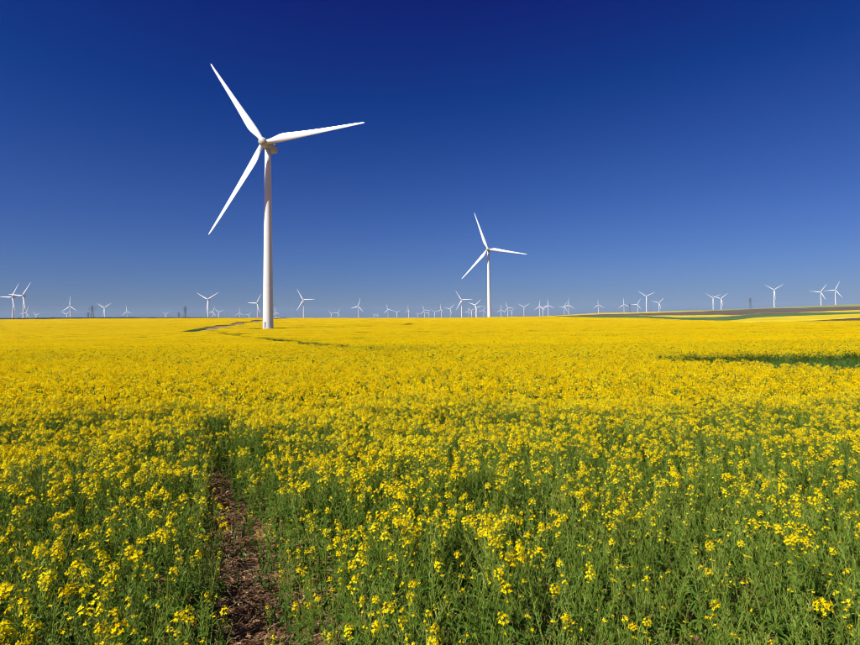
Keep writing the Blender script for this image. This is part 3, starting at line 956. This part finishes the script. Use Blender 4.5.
HEAD_ME = [h.mesh('flower_head', PLANT_MATS) for h in HEADS]
PLANT_ME = {}
for ci in NEAR:
    for k, (st, lf, hd) in enumerate(NEAR[ci]):
        PLANT_ME[ci, k] = (st.mesh('stem', PLANT_MATS), lf.mesh('leaves', PLANT_MATS), hd)
for i in order:
    ci = int(cls[i]); k = int(rng.integers(0, len(NEAR[ci])))
    stm, lfm, hd = PLANT_ME[ci, k]
    root = bpy.data.objects.new('rapeseed_plant', None)
    root.empty_display_size = .1
    link(root)
    root.location = (X[i], Y[i], Z[i])
    root.rotation_euler = (rng.normal() * .05, rng.normal() * .05, rng.uniform(0, 6.283))
    s = float(hgt[i]); root.scale = (s, s, s)
    nh = sum(1 for q in hd if q[0] < 7)
    word = ['no', 'one', 'two', 'three', 'four', 'five', 'six', 'seven', 'eight', 'nine', 'ten'][min(nh, 10)]
    edge = pd[i] < 2.2
    look = 'short' if hgt[i] < .85 else 'tall' if hgt[i] > 1.04 else 'medium'
    spot = 'on the edge of the bare soil' if edge else 'in the front rows of the crop'
    tag(root, f'{look} green rapeseed plant with {word} yellow flower head{"" if nh == 1 else "s"} {spot}', 'plant',
        f'{look} rapeseed plants with {word} flower heads ' + ('beside the bare soil' if edge else 'in the front rows'))
    link(bpy.data.objects.new('stem', stm), root)
    tag(link(bpy.data.objects.new('leaves', lfm), root), kind='stuff')
    for v, p, d, sc_ in hd:
        ho = link(bpy.data.objects.new('flower_head', HEAD_ME[v]), root)
        ho.location = p; ho.rotation_euler = Vector(d).to_track_quat('Z', 'Y').to_euler(); ho.scale = (sc_, sc_, sc_)

m = ~single
n = int(m.sum())
PTS.append(np.stack([X[m], Y[m], Z[m]], -1))
ROT.append(np.stack([rng.normal(size=n) * .05, rng.normal(size=n) * .05, rng.uniform(0, 6.283, n)], -1))
SCL.append(np.repeat(hgt[m][:, None], 3, 1)); CLS.append(cls[m].astype(np.int32))

# farther rows
X, Y = grid_points(12, 30, 0.225, .5, .1, 1.5)
pd = path_depth(X, Y)
k_ = crop_here(X, Y) & (pd > 1); X, Y = X[k_], Y[k_]
fr = richness(X, Y) + rng.normal(size=len(X)) * .2
plant_points(X, Y, np.where(fr > .58, 5, 4), .06, .86, 1.08)
X, Y = grid_points(30, 60, 0.46, .4, .08, 1.5)
k_ = crop_here(X, Y); plant_points(X[k_], Y[k_], np.where(patchy(X[k_], Y[k_]) > .60, 10, 6), .03, .84, 1.1)
X, Y = grid_points(60, 150, 1.2, .25, .07, 2)
k_ = crop_here(X, Y) & ~tramline(X, Y, .7); plant_points(X[k_], Y[k_], np.where(patchy(X[k_], Y[k_]) > .62, 11, 7), .01, .9, 1.08)
X, Y = grid_points(150, 350, 3.0, .15, .06, 4)
k_ = crop_here(X, Y) & ~(tramline(X, Y, 1.2) & (rng.random(len(X)) < .7)); plant_points(X[k_], Y[k_], 8, .0, .92, 1.06)
X, Y = grid_points(350, 705, 10.0, .1, .05, 12)
k_ = crop_here(X, Y); plant_points(X[k_], Y[k_], 9, .0, .95, 1.05)

def scatter(name, pts, rot, scl, cls, classes):
    """one object that plants its source meshes on its points"""
    me = bpy.data.meshes.new(name)
    me.vertices.add(len(pts))
    me.vertices.foreach_set('co', pts.astype(np.float32).ravel())
    for nm, arr in (('rot', rot), ('scl', scl)):
        a = me.attributes.new(nm, 'FLOAT_VECTOR', 'POINT'); a.data.foreach_set('vector', arr.astype(np.float32).ravel())
    a = me.attributes.new('cls', 'INT', 'POINT'); a.data.foreach_set('value', cls.astype(np.int32))
    a = me.attributes.new('pick', 'INT', 'POINT'); a.data.foreach_set('value', rng.integers(0, 1000, len(pts)).astype(np.int32))
    me.update()
    o = link(bpy.data.objects.new(name, me))
    ng = bpy.data.node_groups.new(name, 'GeometryNodeTree')
    ng.interface.new_socket('Geometry', in_out='INPUT', socket_type='NodeSocketGeometry')
    ng.interface.new_socket('Geometry', in_out='OUTPUT', socket_type='NodeSocketGeometry')
    N, L = ng.nodes, ng.links
    gi = N.new('NodeGroupInput'); go = N.new('NodeGroupOutput')
    def named(nm, typ):
        q = N.new('GeometryNodeInputNamedAttribute'); q.data_type = typ; q.inputs['Name'].default_value = nm
        return q.outputs['Attribute']
    a_rot, a_scl, a_cls, a_pick = named('rot', 'FLOAT_VECTOR'), named('scl', 'FLOAT_VECTOR'), named('cls', 'INT'), named('pick', 'INT')
    out = N.new('GeometryNodeJoinGeometry')
    for c, objs in classes.items():
        if not (cls == c).any():
            continue
        j = N.new('GeometryNodeJoinGeometry')
        for so in objs:
            oi = N.new('GeometryNodeObjectInfo'); oi.inputs['Object'].default_value = so; oi.inputs['As Instance'].default_value = False
            g2 = N.new('GeometryNodeGeometryToInstance')
            L.new(oi.outputs['Geometry'], g2.inputs[0]); L.new(g2.outputs[0], j.inputs[0])
        cmp_ = N.new('FunctionNodeCompare'); cmp_.data_type = 'INT'; cmp_.operation = 'EQUAL'
        ins = [s for s in cmp_.inputs if s.type == 'INT']
        L.new(a_cls, ins[0]); ins[1].default_value = c
        md = N.new('ShaderNodeMath'); md.operation = 'MODULO'; md.inputs[1].default_value = len(objs)
        L.new(a_pick, md.inputs[0])
        ip = N.new('GeometryNodeInstanceOnPoints')
        L.new(gi.outputs[0], ip.inputs['Points']); L.new(cmp_.outputs['Result'], ip.inputs['Selection'])
        L.new(j.outputs[0], ip.inputs['Instance']); ip.inputs['Pick Instance'].default_value = True
        L.new(md.outputs[0], ip.inputs['Instance Index']); L.new(a_rot, ip.inputs['Rotation']); L.new(a_scl, ip.inputs['Scale'])
        L.new(ip.outputs[0], out.inputs[0])
    L.new(out.outputs[0], go.inputs[0])
    md_ = o.modifiers.new('planting', 'NODES'); md_.node_group = ng
    return o
crop = scatter('rapeseed_crop', np.concatenate(PTS), np.concatenate(ROT), np.concatenate(SCL), np.concatenate(CLS), CLASSES)
tag(crop, 'dense yellow flowering rapeseed crop covering the whole field', 'crop', kind='stuff')

# ------------------------------------------------------------------ grass in the hollow and on the verges
def tuft(g, n, h, w, spread):
    b = MB()
    for k in range(n):
        a = g.uniform(0, 6.28); p = np.array([g.normal() * spread, g.normal() * spread, -.01])
        d = np.array([math.cos(a), math.sin(a), 0]); s = np.array([-d[1], d[0], 0])
        hh = h * g.uniform(.5, 1.1); ln = hh * g.uniform(.1, .7)
        m = p + d * ln * .35 + (0, 0, hh * .6); t = p + d * ln + (0, 0, hh * g.uniform(.75, 1))
        b.add([p - s * w, p + s * w, m + s * w * .8, m - s * w * .8, t], [(0, 1, 2, 3), (3, 2, 4)])
    return b
GC = {0: [source('grass', tuft(np.random.default_rng(500 + k), 26, .5, .007, .10), [M_GRASS]) for k in range(6)],
      1: [source('grass', tuft(np.random.default_rng(520 + k), 60, .4, .02, .45), [M_GRASS]) for k in range(4)],
      2: [source('weed', tuft(np.random.default_rng(540 + k), 9, .16, .008, .05), [M_GRASS]) for k in range(5)]}
gp, gc = [], []
X, Y = grid_points(18, 36, .2, .48, .12, 2); k_ = gap_floor(X, Y); gp.append(np.stack([X[k_], Y[k_]], -1)); gc.append(np.zeros(k_.sum(), int))
X, Y = grid_points(40, 300, .9, .48, .05, 2)
d1, _ = poly_dist(X, Y, TRACK); d2, _ = poly_dist(X, Y, ROAD)
k_ = (((d1 < 3.2) & (d2 > 3)) | ((d2 > 2.6) & (d2 < 5)) | ((np.hypot(X - T1[0], Y - T1[1]) < 14) & (np.hypot(X - T1[0], Y - T1[1]) > 4))) & (rng.random(len(X)) < .85)
for sx, sy, a, c in SLITS:
    k_ |= ((X - sx) / a) ** 2 + ((Y - sy) / c) ** 2 < 1
k_ &= d2 > 2.6
gp.append(np.stack([X[k_], Y[k_]], -1)); gc.append(np.ones(k_.sum(), int))
X, Y = grid_points(2.0, 12, .17, .5, .1, 1)
pdv = path_depth(X, Y)
k_ = (rng.random(len(X)) < np.where(pdv < .8, .16, .5)); gp.append(np.stack([X[k_], Y[k_]], -1)); gc.append(np.full(k_.sum(), 2))
P = np.concatenate(gp); C_ = np.concatenate(gc); n = len(P)
s_ = rng.uniform(.6, 1.25, n)
grass = scatter('grass', np.stack([P[:, 0], P[:, 1], terrain(P[:, 0], P[:, 1])], -1), np.stack([rng.normal(size=n) * .08, rng.normal(size=n) * .08, rng.uniform(0, 6.28, n)], -1),
                np.stack([s_, s_, s_], -1), C_, GC)
tag(grass, 'green grass and low weeds in the hollow and along the tracks', 'grass', kind='stuff')

# ------------------------------------------------------------------ soil clods and straw on the bare strip
def clod(g):
    ph = (1 + 5 ** .5) / 2
    V = np.array([(-1, ph, 0), (1, ph, 0), (-1, -ph, 0), (1, -ph, 0), (0, -1, ph), (0, 1, ph), (0, -1, -ph), (0, 1, -ph), (ph, 0, -1), (ph, 0, 1), (-ph, 0, -1), (-ph, 0, 1)]) / 1.9
    F = [(0,11,5),(0,5,1),(0,1,7),(0,7,10),(0,10,11),(1,5,9),(5,11,4),(11,10,2),(10,7,6),(7,1,8),(3,9,4),(3,4,2),(3,2,6),(3,6,8),(3,8,9),(4,9,5),(2,4,11),(6,2,10),(8,6,7),(9,8,1)]
    b = MB(); b.add(V * g.uniform(.65, 1.3, (12, 1)) * [1, 1, .7], F)
    return b
def straw(g):
    b = MB()
    for k in range(5):                       # curled dead leaf bits
        a = g.uniform(0, 6.28); L = g.uniform(.012, .034); w = L * g.uniform(.3, .6)
        p = np.array([*g.normal(size=2) * .06, g.uniform(.003, .02)])
        d = np.array([math.cos(a), math.sin(a), g.uniform(-.3, .5)]); sd = np.array([-math.sin(a), math.cos(a), g.uniform(-.4, .4)])
        b.add([p - d * L, p - sd * w + (0, 0, .006), p + d * L, p + sd * w + (0, 0, .006)], [(0, 1, 2), (0, 2, 3)], int(g.integers(1, 3)))
    for k in range(3):
        a = g.uniform(0, 6.28); L = g.uniform(.04, .16); p = np.array([*g.normal(size=2) * .05, g.uniform(.004, .03)])
        d = np.array([math.cos(a), math.sin(a), g.uniform(-.05, .25)])
        b.tube([p, p + d * L * .5 + (0, 0, g.uniform(0, .012)), p + d * L], [.0022, .0022, .0016], 3, 0, False)
    return b
CC = {0: [source('clod', clod(np.random.default_rng(600 + k)), [M_SOIL]) for k in range(8)]}
SCc = {0: [source('straw', straw(np.random.default_rng(640 + k)), [M_STRAW, M_DEAD, M_DEAD2]) for k in range(8)]}
X = rng.uniform(-7.5, 4, 30000); Y = rng.uniform(2.6, 11, 30000)
pdv = path_depth(X, Y)
k_ = (pdv < 1.7) | (rng.random(len(X)) < .06); X, Y = X[k_], Y[k_]; n = len(X)
s_ = .006 + .028 * rng.random(n) ** 3
clods = scatter('soil_clods', np.stack([X, Y, terrain(X, Y) + s_ * .2], -1), rng.uniform(0, 6.28, (n, 3)), np.stack([s_, s_, s_], -1), np.zeros(n, int), CC)
tag(clods, 'small brown soil clods strewn over the bare strip between plants', 'soil', kind='stuff')
X = rng.uniform(-7.5, 4, 26000); Y = rng.uniform(2.6, 10, 26000)
pdv = path_depth(X, Y)
k_ = ((pdv < 1.6) & (rng.random(len(X)) < .42)) | (rng.random(len(X)) < .12); X, Y = X[k_], Y[k_]; n = len(X)
s_ = rng.uniform(.6, 1.3, n)
strawo = scatter('straw_litter', np.stack([X, Y, terrain(X, Y) + .008], -1), np.stack([rng.normal(size=n) * .1, rng.normal(size=n) * .1, rng.uniform(0, 6.28, n)], -1), np.stack([s_, s_, s_], -1), np.zeros(n, int), SCc)
tag(strawo, 'dry tan straw and stalk litter lying on the bare brown soil', 'straw', kind='stuff')

# ------------------------------------------------------------------ hazy air
HAZE = 4.5e-5
if HAZE:
    b = MB(); b.box((-11500, -11500, -60), (11500, 11500, 205))
    haze_m = bpy.data.materials.new('haze_air'); haze_m.use_nodes = True
    hn = haze_m.node_tree; hn.nodes.remove(hn.nodes['Principled BSDF'])
    pv = hn.nodes.new('ShaderNodeVolumePrincipled')
    pv.inputs['Color'].default_value = (0.54, 0.72, 1.0, 1)
    pv.inputs['Density'].default_value = HAZE
    pv.inputs['Anisotropy'].default_value = 0.0
    hn.links.new(pv.outputs[0], hn.nodes['Material Output'].inputs['Volume'])
    tag(b.obj('haze', [haze_m]), 'pale blue haze in the far air', 'haze', kind='stuff')
